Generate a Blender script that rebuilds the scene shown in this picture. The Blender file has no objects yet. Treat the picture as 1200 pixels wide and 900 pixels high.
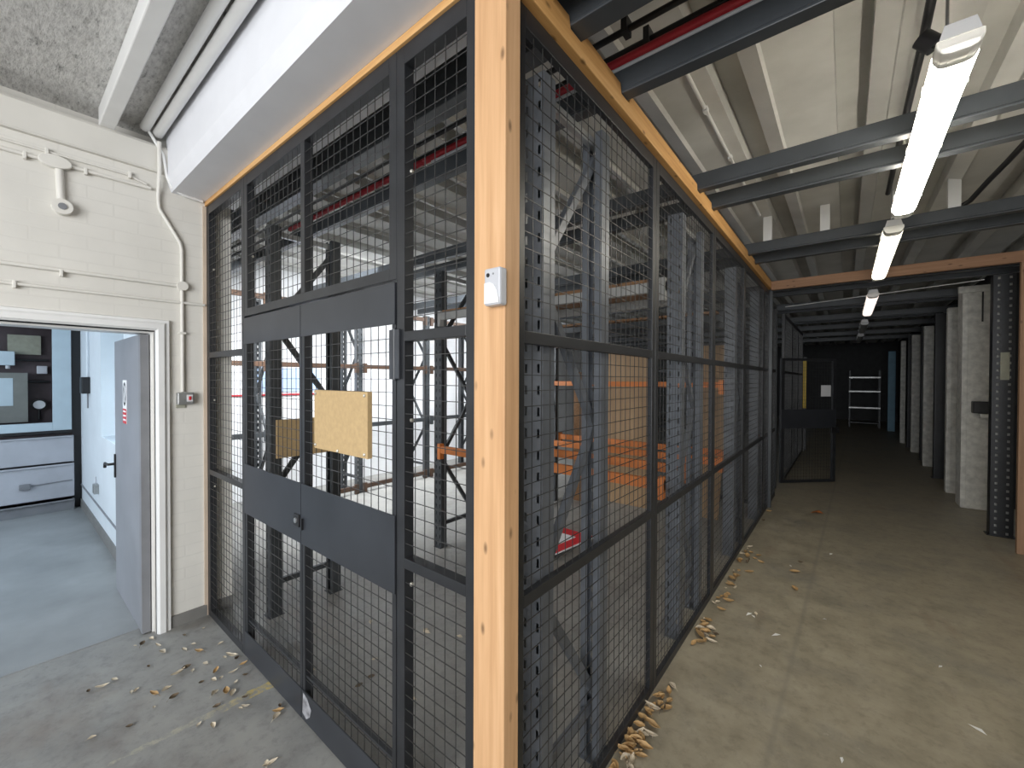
import bpy, bmesh, math, random
from mathutils import Vector, Matrix
random.seed(7)
S = bpy.context.scene
C = S.collection
V = Vector

# ------------------------------------------------------------------ materials
def new_mat(name):
    m = bpy.data.materials.new(name); m.use_nodes = True
    nt = m.node_tree; nt.nodes.clear()
    out = nt.nodes.new('ShaderNodeOutputMaterial'); b = nt.nodes.new('ShaderNodeBsdfPrincipled')
    nt.links.new(b.outputs[0], out.inputs[0])
    return m, nt, b

def N(nt, t, **kw):
    n = nt.nodes.new(t)
    for k, v in kw.items():
        if k in n.inputs.keys() if hasattr(n, 'inputs') else False: n.inputs[k].default_value = v
        else: setattr(n, k, v)
    return n

def coords(nt, scale=(1, 1, 1), obj=False):
    g = nt.nodes.new('ShaderNodeTexCoord') if obj else nt.nodes.new('ShaderNodeNewGeometry')
    mp = nt.nodes.new('ShaderNodeMapping'); mp.inputs['Scale'].default_value = scale
    nt.links.new(g.outputs['Object' if obj else 'Position'], mp.inputs[0])
    return mp.outputs[0]

def ramp(nt, src, stops):
    r = nt.nodes.new('ShaderNodeValToRGB'); e = r.color_ramp.elements
    e[0].position, e[0].color = stops[0][0], (*stops[0][1], 1)
    e[1].position, e[1].color = stops[-1][0], (*stops[-1][1], 1)
    for p, c in stops[1:-1]:
        k = e.new(p); k.color = (*c, 1)
    nt.links.new(src, r.inputs[0]); return r.outputs[0]

def noise(nt, vec, scale, detail=4, rough=.55):
    n = nt.nodes.new('ShaderNodeTexNoise'); n.inputs['Scale'].default_value = scale
    n.inputs['Detail'].default_value = detail; n.inputs['Roughness'].default_value = rough
    nt.links.new(vec, n.inputs['Vector']); return n.outputs[0]

def mix(nt, a, b, fac, mode='MIX'):
    m = nt.nodes.new('ShaderNodeMix'); m.data_type = 'RGBA'; m.blend_type = mode
    for i, v in ((0, fac), (6, a), (7, b)):
        if hasattr(v, 'is_output') or isinstance(v, bpy.types.NodeSocket): nt.links.new(v, m.inputs[i])
        elif i == 0: m.inputs[0].default_value = v
        else: m.inputs[i].default_value = (*v, 1)
    return m.outputs[2]

def bump(nt, b, h, strength=.2, dist=.01):
    n = nt.nodes.new('ShaderNodeBump'); n.inputs['Strength'].default_value = strength; n.inputs['Distance'].default_value = dist
    nt.links.new(h, n.inputs['Height']); nt.links.new(n.outputs[0], b.inputs['Normal'])

def paint(name, col, rough=.5, metal=0, var=.12, scale=6, spec=.5, bmp=0):
    m, nt, b = new_mat(name)
    n = noise(nt, coords(nt), scale)
    lo = tuple(c * (1 - var) for c in col); hi = tuple(min(1, c * (1 + var)) for c in col)
    nt.links.new(ramp(nt, n, [(.3, lo), (.7, hi)]), b.inputs['Base Color'])
    b.inputs['Roughness'].default_value = rough; b.inputs['Metallic'].default_value = metal
    b.inputs['Specular IOR Level'].default_value = spec
    if bmp: bump(nt, b, noise(nt, coords(nt), 60), bmp, .004)
    return m

def wood(name, axis, c1, c2, c3, knots=True):
    m, nt, b = new_mat(name)
    sc = [38, 38, 38]; sc[axis] = 1.6
    v = coords(nt, tuple(sc))
    w = ramp(nt, noise(nt, v, 1.0, 5, .6), [(.3, c1), (.55, c2), (.75, c3)])
    if knots:
        ks = [16, 16, 16]; ks[axis] = 7
        vo = nt.nodes.new('ShaderNodeTexVoronoi'); vo.inputs['Scale'].default_value = 1
        nt.links.new(coords(nt, tuple(ks)), vo.inputs['Vector'])
        k = ramp(nt, vo.outputs['Distance'], [(.05, (1, 1, 1)), (.16, (0, 0, 0))])
        w = mix(nt, w, tuple(c * .45 for c in c1), k)
    nt.links.new(w, b.inputs['Base Color']); b.inputs['Roughness'].default_value = .6
    return m

def brick_paint(name, col, along, rough=.55, bstr=.35, vary=.08):
    """painted brickwork; along = 0 (wall runs in x) or 1 (wall runs in y)"""
    m, nt, b = new_mat(name)
    g = nt.nodes.new('ShaderNodeNewGeometry'); s = nt.nodes.new('ShaderNodeSeparateXYZ'); c = nt.nodes.new('ShaderNodeCombineXYZ')
    nt.links.new(g.outputs['Position'], s.inputs[0]); nt.links.new(s.outputs[along], c.inputs[0]); nt.links.new(s.outputs[2], c.inputs[1])
    br = nt.nodes.new('ShaderNodeTexBrick'); br.inputs['Scale'].default_value = 1
    br.inputs['Brick Width'].default_value = .225; br.inputs['Row Height'].default_value = .075
    br.inputs['Mortar Size'].default_value = .006; br.inputs['Mortar Smooth'].default_value = .6
    br.inputs['Color1'].default_value = (1, 1, 1, 1); br.inputs['Color2'].default_value = (.93, .93, .93, 1); br.inputs['Mortar'].default_value = (.6, .6, .6, 1)
    nt.links.new(c.outputs[0], br.inputs['Vector'])
    n = noise(nt, coords(nt), 3.2, 6)
    base = ramp(nt, n, [(.3, tuple(k * (1 - vary) for k in col)), (.7, col)])
    spots = ramp(nt, noise(nt, coords(nt), 22, 3), [(.72, (0, 0, 0)), (.78, (1, 1, 1))])
    base = mix(nt, base, tuple(k * .82 for k in col), spots)
    nt.links.new(mix(nt, base, tuple(k * .93 for k in col), ramp(nt, br.outputs['Fac'], [(0, (0, 0, 0)), (1, (1, 1, 1))])), b.inputs['Base Color'])
    h = mix(nt, br.outputs['Color'], noise(nt, coords(nt), 45), .35)
    bump(nt, b, h, bstr, .006); b.inputs['Roughness'].default_value = rough
    return m

def floor_material():
    m, nt, b = new_mat('painted_concrete')
    co = coords(nt)
    n1 = noise(nt, co, .8, 6, .6); n2 = noise(nt, co, 5, 8, .65); n3 = noise(nt, co, 60, 3)
    grey = ramp(nt, n1, [(.3, (.21, .208, .20)), (.52, (.30, .30, .288)), (.72, (.37, .365, .345))])
    nf = noise(nt, co, 17, 8, .75)
    grey = mix(nt, grey, ramp(nt, n2, [(.35, (.20, .195, .185)), (.5, (.32, .315, .3)), (.7, (.42, .41, .38))]), .45)
    grey = mix(nt, grey, (.17, .12, .09), ramp(nt, noise(nt, coords(nt, (.7, 1.1, 1)), 1.15, 6, .65), [(.54, (0, 0, 0)), (.72, (.55, .55, .55))]))
    grey = mix(nt, grey, (.42, .41, .38), ramp(nt, noise(nt, coords(nt, (1, .5, 1)), 9, 8, .7), [(.63, (0, 0, 0)), (.75, (.5, .5, .5))]))
    grey = mix(nt, grey, (.17, .14, .11), ramp(nt, noise(nt, coords(nt, (1.2, .9, 1)), 1.7, 5), [(.62, (0, 0, 0)), (.78, (.55, .55, .55))]))
    # corridor floor: bare, browner
    sx = nt.nodes.new('ShaderNodeSeparateXYZ'); nt.links.new(co, sx.inputs[0])
    mr = nt.nodes.new('ShaderNodeMapRange'); mr.inputs['From Min'].default_value = -.95; mr.inputs['From Max'].default_value = -.75
    nt.links.new(sx.outputs[0], mr.inputs['Value'])
    corr = ramp(nt, n2, [(.3, (.25, .222, .165)), (.5, (.335, .298, .222)), (.7, (.40, .36, .275))])
    corr = mix(nt, corr, (.21, .20, .175), ramp(nt, noise(nt, co, 1.6, 7, .7), [(.5, (0, 0, 0)), (.68, (.6, .6, .6))]))
    corr = mix(nt, corr, (.47, .43, .34), ramp(nt, noise(nt, co, 6.5, 7, .8), [(.62, (0, 0, 0)), (.72, (.7, .7, .7))]))
    corr = mix(nt, corr, (.22, .16, .11), ramp(nt, noise(nt, coords(nt, (2.2, .6, 1)), 1.3, 4), [(.6, (0, 0, 0)), (.75, (.6, .6, .6))]))
    col = mix(nt, grey, corr, mr.outputs[0])
    col = mix(nt, col, ramp(nt, nf, [(.35, (.62, .62, .62)), (.5, (1, 1, 1)), (.68, (1.0, .99, .96))]), .5, 'MULTIPLY')
    # worn yellow paint line
    def dist_line(ax, ay, bx, by):
        L = V((bx - ax, by - ay)); ln = L.length; L /= ln
        d = nt.nodes.new('ShaderNodeVectorMath'); d.operation = 'SUBTRACT'; d.inputs[1].default_value = (ax, ay, 0); nt.links.new(co, d.inputs[0])
        p = nt.nodes.new('ShaderNodeVectorMath'); p.operation = 'DOT_PRODUCT'; p.inputs[1].default_value = (-L.y, L.x, 0); nt.links.new(d.outputs[0], p.inputs[0])
        t = nt.nodes.new('ShaderNodeVectorMath'); t.operation = 'DOT_PRODUCT'; t.inputs[1].default_value = (L.x, L.y, 0); nt.links.new(d.outputs[0], t.inputs[0])
        a = nt.nodes.new('ShaderNodeMath'); a.operation = 'ABSOLUTE'; nt.links.new(p.outputs['Value'], a.inputs[0])
        return a.outputs[0], t.outputs['Value'], ln
    a, t, ln = dist_line(-2.40, .93, -2.45, .05)
    w = nt.nodes.new('ShaderNodeMapRange'); w.inputs['From Min'].default_value = 0; w.inputs['From Max'].default_value = ln
    w.inputs['To Min'].default_value = .032; w.inputs['To Max'].default_value = .002; nt.links.new(t, w.inputs['Value'])
    wob = nt.nodes.new('ShaderNodeMath'); wob.operation = 'MULTIPLY_ADD'; wob.inputs[1].default_value = .06; nt.links.new(noise(nt, co, 14, 5, .7), wob.inputs[0]); wob.inputs[2].default_value = -.03
    w2 = nt.nodes.new('ShaderNodeMath'); w2.operation = 'ADD'; nt.links.new(w.outputs[0], w2.inputs[0]); nt.links.new(wob.outputs[0], w2.inputs[1])
    lt = nt.nodes.new('ShaderNodeMath'); lt.operation = 'LESS_THAN'; nt.links.new(a, lt.inputs[0]); nt.links.new(w2.outputs[0], lt.inputs[1])
    inside = nt.nodes.new('ShaderNodeMath'); inside.operation = 'COMPARE'; inside.inputs[1].default_value = ln / 2; inside.inputs[2].default_value = ln / 2; nt.links.new(t, inside.inputs[0])
    f1 = nt.nodes.new('ShaderNodeMath'); f1.operation = 'MULTIPLY'; nt.links.new(lt.outputs[0], f1.inputs[0]); nt.links.new(inside.outputs[0], f1.inputs[1])
    f2 = nt.nodes.new('ShaderNodeMath'); f2.operation = 'MULTIPLY'; nt.links.new(f1.outputs[0], f2.inputs[0])
    nt.links.new(ramp(nt, noise(nt, co, 26, 5, .7), [(.42, (.05, .05, .05)), (.6, (.9, .9, .9))]), f2.inputs[1])
    yel = nt.nodes.new('ShaderNodeMapRange'); yel.inputs['From Min'].default_value = .08; yel.inputs['From Max'].default_value = .3; nt.links.new(t, yel.inputs['Value'])
    col = mix(nt, col, mix(nt, (.62, .47, .14), (.46, .43, .34), yel.outputs[0]), f2.outputs[0])
    # slab joint in the corridor and at the side-room threshold
    a2, t2, l2 = dist_line(-.25, 2.2, -.15, 7)
    j = ramp(nt, a2, [(.004, (.35, .35, .35)), (.02, (0, 0, 0))])
    col = mix(nt, col, (.2, .19, .16), j)
    nt.links.new(col, b.inputs['Base Color'])
    nt.links.new(ramp(nt, n2, [(.3, (.34,) * 3), (.7, (.58,) * 3)]), b.inputs['Roughness'])
    b.inputs['Specular IOR Level'].default_value = .4
    bump(nt, b, mix(nt, n2, n3, .4), .12, .006)
    return m

def rough_board():
    m, nt, b = new_mat('woodwool_board')
    co = coords(nt, (1, .35, 1)); co2 = coords(nt, (.6, 1.6, 1))
    n = noise(nt, co2, 34, 6, .7)
    col = ramp(nt, n, [(.3, (.38, .37, .36)), (.45, (.60, .59, .575)), (.6, (.74, .73, .71))])
    col = mix(nt, col, (.13, .13, .125), ramp(nt, noise(nt, coords(nt, (.8, 3.2, 1)), 8, 7, .8), [(.56, (0, 0, 0)), (.66, (.85, .85, .85))]))
    nt.links.new(col, b.inputs['Base Color']); b.inputs['Roughness'].default_value = .9
    bump(nt, b, n, .8, .02)
    return m

def emit(name, col, strength):
    m = bpy.data.materials.new(name); m.use_nodes = True; nt = m.node_tree; nt.nodes.clear()
    o = nt.nodes.new('ShaderNodeOutputMaterial'); e = nt.nodes.new('ShaderNodeEmission')
    e.inputs[0].default_value = (*col, 1); e.inputs[1].default_value = strength
    n = nt.nodes.new('ShaderNodeTexNoise'); n.inputs['Scale'].default_value = 3
    nt.links.new(e.outputs[0], o.inputs[0]); return m

M = {}
M['floor'] = floor_material()
M['cream'] = brick_paint('cream_painted_brick', (.74, .72, .67), 1, bstr=.22)
M['white_brick'] = brick_paint('white_painted_brick', (.82, .83, .85), 1, bstr=.5)
M['smooth_cream'] = paint('smooth_cream_paint', (.66, .64, .59), .55, var=.05, scale=3)
M['white'] = paint('white_gloss_paint', (.80, .80, .79), .4, var=.04, scale=4)
M['soffit'] = paint('white_plaster', (.77, .78, .82), .65, var=.03, scale=5)
M['room_white'] = paint('side_room_white', (.74, .79, .83), .5, var=.04, scale=3)
M['ceil'] = paint('white_concrete_ceiling', (.58, .575, .55), .7, var=.12, scale=2.6, bmp=.15)
M['boards'] = rough_board()
M['black'] = paint('charcoal_frame_paint', (.022, .0235, .027), .40, var=.2, scale=9)
M['plate'] = paint('charcoal_sheet_steel', (.030, .033, .040), .36, var=.18, scale=3.5)
M['wire'] = paint('grey_wire', (.06, .06, .06), .4, metal=.4, var=.15)
M['beam'] = paint('dark_grey_steel_paint', (.060, .067, .075), .36, var=.18, scale=4)
M['rack'] = paint('blue_grey_rack_paint', (.15, .163, .185), .38, metal=.25, var=.22, scale=7)
M['rack_dark'] = paint('dark_shaded_rack_paint', (.05, .055, .06), .42, metal=.2, var=.2, scale=7)  # darker copy of the rack paint, backlit shade put into the colour
M['galv'] = paint('galvanised_steel', (.42, .43, .43), .35, metal=.7, var=.2, scale=12)
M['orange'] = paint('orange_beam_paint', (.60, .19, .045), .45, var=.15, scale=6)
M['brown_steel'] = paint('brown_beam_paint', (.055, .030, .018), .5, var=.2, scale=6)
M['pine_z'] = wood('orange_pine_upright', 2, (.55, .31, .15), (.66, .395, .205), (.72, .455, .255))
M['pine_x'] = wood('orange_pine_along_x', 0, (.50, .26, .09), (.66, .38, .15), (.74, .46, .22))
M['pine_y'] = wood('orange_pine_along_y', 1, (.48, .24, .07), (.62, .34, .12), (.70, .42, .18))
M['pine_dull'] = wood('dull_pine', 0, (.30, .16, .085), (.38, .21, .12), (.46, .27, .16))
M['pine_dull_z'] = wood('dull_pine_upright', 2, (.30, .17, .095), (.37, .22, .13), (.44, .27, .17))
M['ply'] = wood('brown_plywood', 2, (.26, .165, .085), (.33, .215, .115), (.39, .26, .14), knots=False)
M['deck'] = wood('shelf_deck_board', 1, (.17, .085, .035), (.24, .125, .055), (.30, .17, .08), knots=False)
M['chip'] = paint('chipboard', (.49, .345, .175), .8, var=.07, scale=55, bmp=.2)
M['plastic'] = paint('white_plastic', (.53, .54, .575), .35, var=.02)
M['dark'] = paint('black_plastic', (.015, .015, .017), .4, var=.1)
M['black_steel'] = paint('black_column_paint', (.022, .024, .028), .4, var=.25)
M['batten'] = paint('pale_pinkish_batten', (.62, .50, .39), .6, var=.1)
M['shelf_grey'] = paint('pale_grey_shelf_beam', (.36, .36, .35), .45, var=.15)
M['pane_blue'] = paint('pale_blue_pane', (.40, .48, .53), .6, var=.04)  # opaque pale blue for the side room window pane
M['plinth'] = paint('lilac_grey_paint', (.46, .47, .51), .5, var=.1, scale=3)
M['conduit'] = paint('cream_conduit_paint', (.74, .72, .67), .45, var=.04)
M['side_floor'] = paint('side_room_floor_paint', (.30, .312, .315), .38, var=.16, scale=2.2)
M['grey'] = paint('mid_grey_paint', (.22, .225, .24), .45, var=.1)
M['skirt'] = paint('grey_skirting_paint', (.20, .195, .185), .5, var=.12)
M['door'] = paint('grey_door_paint', (.235, .245, .27), .4, var=.1, scale=2.5)
M['red'] = paint('red_paint', (.50, .03, .045), .45, var=.1)
M['red_sign'] = paint('red_sign_face', (.60, .03, .04), .35, var=.06)
M['yellow'] = paint('yellow_paint', (.62, .42, .04), .5, var=.1)
M['blue'] = paint('pale_blue_paint', (.16, .30, .40), .55, var=.1)
M['blue_panel'] = paint('pale_blue_board', (.46, .60, .86), .6, var=.05)
M['pier'] = paint('flaking_white_paint', (.64, .63, .585), .6, var=.22, scale=14, bmp=.4)
M['unlit_wall'] = paint('unlit_dark_wall', (.035, .036, .038), .7, var=.2)  # near-black colour carries the darkness of the unlit spaces
M['maroon'] = paint('dark_maroon_lining', (.075, .055, .06), .6, var=.2)
M['beige'] = paint('beige_board', (.34, .34, .27), .7, var=.1, scale=20)
M['olive'] = paint('olive_grey_board', (.20, .205, .19), .65, var=.1)
M['paleblue'] = paint('pale_blue_plastic', (.50, .60, .66), .4, var=.04)
M['kickmark'] = paint('scuffed_paint', (.30, .30, .32), .6, var=.5, scale=30)
M['brass'] = paint('bright_bolt_head', (.65, .62, .55), .3, metal=.8, var=.1)
M['paper'] = paint('white_paper', (.72, .73, .75), .7, var=.03)
M['leaf_tan'] = paint('dry_leaf_tan', (.45, .29, .13), .7, var=.35, scale=18)
M['leaf_pale'] = paint('dry_leaf_pale', (.60, .52, .40), .7, var=.3, scale=18)
M['leaf_dark'] = paint('dry_leaf_dark', (.13, .095, .06), .7, var=.3, scale=18)
M['tube1'] = emit('bright_tube_diffuser', (1, .93, .79), 34)
M['tube2'] = emit('yellowed_tube_diffuser', (1, .92, .72), 3.5)
M['tube3'] = emit('dim_tube_diffuser', (1, .87, .78), 1.3)
M['tube0'] = paint('unlit_diffuser', (.45, .45, .43), .25, var=.05)
M['daypane'] = emit('daylit_window_pane', (.80, .90, 1), 1.6)
m, nt, b = new_mat('clear_acrylic'); b.inputs['Base Color'].default_value = (.9, .9, .88, 1); b.inputs['Roughness'].default_value = .25
b.inputs['Transmission Weight'].default_value = .35; nt.links.new(ramp(nt, noise(nt, coords(nt), 8), [(.3, (.8, .8, .78)), (.7, (.95, .95, .93))]), b.inputs['Base Color']); M['acrylic'] = m

# ------------------------------------------------------------------ mesh builder
class MB:
    def __init__(s, fn=None): s.v = []; s.f = []; s.fn = fn
    def add(s, vs, fs):
        o = len(s.v)
        s.v += [V(s.fn(*p)) if s.fn else V(p) for p in vs]; s.f += [tuple(i + o for i in f) for f in fs]; return s
    def box(s, x0, x1, y0, y1, z0, z1):
        return s.add([(x0, y0, z0), (x1, y0, z0), (x1, y1, z0), (x0, y1, z0), (x0, y0, z1), (x1, y0, z1), (x1, y1, z1), (x0, y1, z1)],
                     [(0, 3, 2, 1), (4, 5, 6, 7), (0, 1, 5, 4), (1, 2, 6, 5), (2, 3, 7, 6), (3, 0, 4, 7)])
    def quad(s, *p): return s.add(p, [(0, 1, 2, 3)])
    def bar(s, p, q, w, h, up=(0, 0, 1)):
        p, q = V(p), V(q); d = (q - p).normalized(); u = V(up)
        a = d.cross(u)
        if a.length < 1e-4: a = d.cross(V((1, 0, 0)))
        a.normalize(); u = a.cross(d)
        vs = []
        for c in (p, q):
            for i, j in ((-1, -1), (1, -1), (1, 1), (-1, 1)): vs.append(tuple(c + a * (i * w / 2) + u * (j * h / 2)))
        return s.add(vs, [(3, 2, 1, 0), (4, 5, 6, 7), (0, 1, 5, 4), (1, 2, 6, 5), (2, 3, 7, 6), (3, 0, 4, 7)])
    def tube(s, pts, r, n=10):
        pts = [V(p) for p in pts]; rings = []; prev = None
        for i, p in enumerate(pts):
            d = ((pts[min(i + 1, len(pts) - 1)] - pts[max(i - 1, 0)])).normalized()
            if prev is None:
                a = d.cross(V((0, 0, 1)));
                if a.length < 1e-3: a = d.cross(V((0, 1, 0)))
            else: a = prev - d * prev.dot(d)
            a.normalize(); prev = a; u = d.cross(a)
            rings.append([p + a * (r * math.cos(k * 2 * math.pi / n)) + u * (r * math.sin(k * 2 * math.pi / n)) for k in range(n)])
        vs = [tuple(x) for rg in rings for x in rg]; fs = []
        for i in range(len(pts) - 1):
            for k in range(n): fs.append((i * n + k, i * n + (k + 1) % n, (i + 1) * n + (k + 1) % n, (i + 1) * n + k))
        fs.append(tuple(range(n - 1, -1, -1))); fs.append(tuple((len(pts) - 1) * n + k for k in range(n)))
        return s.add(vs, fs)
    def prism(s, poly, axis, a0, a1):
        """polygon in the two other axes, extruded along axis"""
        def mk(t, p):
            q = list(p); q.insert(axis, t); return tuple(q)
        n = len(poly)
        return s.add([mk(a0, p) for p in poly] + [mk(a1, p) for p in poly],
                     [tuple(range(n - 1, -1, -1)), tuple(range(n, 2 * n))] + [(i, (i + 1) % n, (i + 1) % n + n, i + n) for i in range(n)])
    def sphere(s, c, r, nu=10, nv=6, sz=1):
        vs = []; fs = []
        for j in range(nv + 1):
            th = math.pi * j / nv
            for i in range(nu):
                ph = 2 * math.pi * i / nu
                vs.append((c[0] + r * math.sin(th) * math.cos(ph), c[1] + r * math.sin(th) * math.sin(ph), c[2] + r * sz * math.cos(th)))
        for j in range(nv):
            for i in range(nu): fs.append((j * nu + i, j * nu + (i + 1) % nu, (j + 1) * nu + (i + 1) % nu, (j + 1) * nu + i))
        return s.add(vs, fs)
    def build(s, name, mat, parent=None, bevel=0, smooth=False, label=None, origin=None):
        if parent is not None:
            o = V((0, 0, 0)); p = parent
            while p is not None: o = o + p.location; p = p.parent
        elif origin is not None: o = V(origin)
        else:
            lo = V([min(v[i] for v in s.v) for i in range(3)]); hi = V([max(v[i] for v in s.v) for i in range(3)])
            o = V(((lo.x + hi.x) / 2, (lo.y + hi.y) / 2, lo.z))
        me = bpy.data.meshes.new(name); me.from_pydata([tuple(v - o) for v in s.v], [], s.f)
        bm = bmesh.new(); bm.from_mesh(me); bmesh.ops.recalc_face_normals(bm, faces=bm.faces)
        if smooth:
            for f in bm.faces: f.smooth = True
            for e in bm.edges:
                if len(e.link_faces) == 2 and e.calc_face_angle(0) > .7: e.smooth = False
        bm.to_mesh(me); bm.free()
        me.materials.append(M[mat])
        ob = bpy.data.objects.new(name, me); C.objects.link(ob)
        if parent is not None: ob.parent = parent
        else: ob.location = o
        if bevel:
            md = ob.modifiers.new('bevel', 'BEVEL'); md.width = bevel; md.segments = 2; md.limit_method = 'ANGLE'
        if label: ob['label'] = label
        return ob

def thing(name, label, cat, loc=(0, 0, 0), group=None):
    o = bpy.data.objects.new(name, None); C.objects.link(o); o.location = loc; o.empty_display_size = .1
    return tag(o, label, cat, group)
def tag(o, label, cat, group=None):
    o['label'] = label; o['category'] = cat; o['kind'] = 'thing'
    if group: o['group'] = group
    return o
def struct(o): o['kind'] = 'structure'; return o
def dup(root, loc=None, rotz=None, label=None, group=None):
    def cp(o, par):
        c = o.copy(); C.objects.link(c)
        if par is not None: c.parent = par
        for ch in list(o.children): cp(ch, c)
        return c
    r = cp(root, None)
    if loc is not None: r.location = loc
    if rotz is not None: r.rotation_euler = (0, 0, rotz)
    if label: r['label'] = label
    if group: r['group'] = group
    return r

# ------------------------------------------------------------------ the setting
struct(MB().box(-9, 4.2, -6, 23, -.15, 0).build('floor', 'floor'))
# ribbed concrete ceiling over corridor and cage: wide planks with narrow recesses between, running in y
c = MB()
for k in range(-13, 8):
    xc = .01 + .5 * k
    c.prism([(xc + .07, 3.205), (xc + .155, 3.175), (xc + .165, 3.205), (xc + .43, 3.205), (xc + .43, 3.32), (xc + .07, 3.32)], 1, 1.09, 22.6)
c.box(-6.5, 4.0, 1.09, 22.6, 3.32, 3.45)
struct(c.build('ceiling', 'ceil'))
struct(MB().box(-3.80, 4.0, -6, .70, 3.25, 3.4).build('ceiling_entry', 'boards'))
# white downstand beam over the cage front
struct(MB().prism([(.71, 2.905), (.725, 2.867), (1.085, 2.867), (1.085, 3.5), (.70, 3.5), (.70, 2.95)], 0, -3.46, 4.0).build('trim_downstand_beam', 'soffit'))
# left wall with the doorway  y -1.1 .. .63, z 0..1.95
w = MB()
w.box(-3.66, -3.46, -6, -.95, 0, 3.14); w.box(-3.66, -3.46, -.95, .632, 1.95, 3.14); w.box(-3.66, -3.46, .632, .955, 0, 3.14); w.box(-3.80, -3.62, -6, .955, 3.14, 3.5)
w.box(-3.66, -3.46, .955, 1.064, 0, 3.32)
struct(w.build('wall_left', 'cream'))
struct(MB().prism([(-3.46, 2.965), (-3.432, 2.965), (-3.425, 2.975), (-3.425, 3.12), (-3.44, 3.14), (-3.46, 3.14)], 1, -6, .70).build('trim_wall_beam', 'smooth_cream'))
struct(MB().box(-3.46, -3.448, .70, .905, .0, .075).box(-3.46, -3.45, .96, 1.064, 0, .08).build('baseboard_left', 'skirt'))
# joist of the entry ceiling
struct(MB().box(-3.455, 4.0, .385, .455, 3.142, 3.249).build('trim_joist', 'white', bevel=.006))
struct(MB().box(-3.455, 4.0, -.80, -.73, 3.142, 3.249).build('trim_joist', 'white', bevel=.006))
# door frame
d = bpy.data.objects.new('door_1', None); C.objects.link(d); d.location = (-3.46, -.16, 0); struct(d)
f = MB()
PR = [(.0, -3.66), (-.012, -3.66), (-.012, -3.50), (.004, -3.50), (.004, -3.438), (.016, -3.424), (.045, -3.424), (.058, -3.436), (.072, -3.436), (.078, -3.46), (.0, -3.46)]
Y0, Y1, Z1 = -.95, .632, 1.95
def ring(a, x): return [(x, Y0 - a, 0), (x, Y0 - a, Z1 + a), (x, Y1 + a, Z1 + a), (x, Y1 + a, 0)]
rg = [ring(*q) for q in PR]; n = len(rg)
f.add([p for q in rg for p in q], [(i * 4 + k, i * 4 + k + 1, ((i + 1) % n) * 4 + k + 1, ((i + 1) % n) * 4 + k) for i in range(n) for k in range(3)])
f.build('door_casing', 'white', d)
# door leaf swung into the side room
lf = MB().box(-4.43, -3.50, .573, .613, .008, 1.93).build('door_leaf', 'door', d)
MB().box(-3.555, -3.498, .571, .614, .008, 1.93).build('door_edge_strip', 'grey', lf)
sg = MB().box(-4.09, -3.955, .5705, .573, 1.325, 1.635).build('door_sign', 'paper', lf, label='white sticker with a black ring and a red panel')
r = MB()
for k in range(28):
    a0, a1 = k * 2 * math.pi / 28, (k + 1) * 2 * math.pi / 28
    P = lambda a, rr: (-4.022 + rr * .052 * math.cos(a), .5700, 1.535 + rr * .085 * math.sin(a))
    r.quad(P(a0, 1), P(a1, 1), P(a1, .74), P(a0, .74))
r.quad((-4.058, .5700, 1.585), (-4.045, .5700, 1.596), (-3.986, .5700, 1.487), (-3.999, .5700, 1.475))
r.build('sign_ring', 'dark', sg)
r = MB().quad((-4.09, .5701, 1.325), (-3.955, .5701, 1.325), (-3.955, .5701, 1.43), (-4.09, .5701, 1.43)); r.build('sign_red_panel', 'red_sign', sg)
r = MB()
for k in range(3): r.box(-4.075, -3.972, .5692, .5698, 1.345 + k * .03, 1.357 + k * .03)
r.build('sign_lettering', 'paper', sg)
h = MB().box(-4.425, -4.395, .563, .574, .88, 1.06)
h.tube([(-4.41, .566, .985), (-4.41, .533, .985), (-4.43, .523, .985), (-4.50, .523, .985), (-4.51, .523, .95)], .010)
h.build('door_handle', 'dark', lf, smooth=True)
# side room
struct(MB().box(-9, -3.60, -6, .97, 0, .006).build('floor_side_room', 'side_floor'))
struct(MB().box(-9, -3.66, -6, -5.8, 0, 2.75).build('wall_side_room_front', 'room_white'))
w = MB(); w.box(-9, -5.99, .67, .97, 0, 2.8); w.box(-4.75, -3.66, .67, .97, 0, 2.8); w.box(-5.99, -4.75, .67, .97, 0, 1.045); w.box(-5.99, -4.75, .67, .97, 2.55, 2.8); w.box(-9, -3.66, .97, 1.064, 0, 3.45)
struct(w.build('wall_side_room', 'room_white'))
struct(MB().box(-9, -3.66, -6, .97, 2.75, 2.85).build('ceiling_side_room', 'room_white'))
struct(MB().box(-7.6, -3.66, .655, .67, 0, .11).build('baseboard_side_room', 'skirt'))
struct(MB().box(-7.6, -3.66, .658, .67, .285, .297).build('trim_dado', 'grey'))
# rear wall of the side room with its hatch
w = MB(); w.box(-8.1, -7.66, -6, -1.3, 0, 2.75); w.box(-8.1, -7.66, .60, .67, 0, 2.75); w.box(-8.1, -7.66, -1.3, .60, 0, .95); w.box(-8.1, -7.66, -1.3, .60, 2.42, 2.75); w.box(-8.15, -8.0, -1.3, .60, .9, 2.45)
struct(w.build('wall_side_room_rear', 'maroon'))
struct(MB().box(-7.64, -7.625, .592, .668, 0, 2.75).build('trim_gap_strip', 'dark'))  # black strip in place of the dark gap beside the hatch frame
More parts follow.
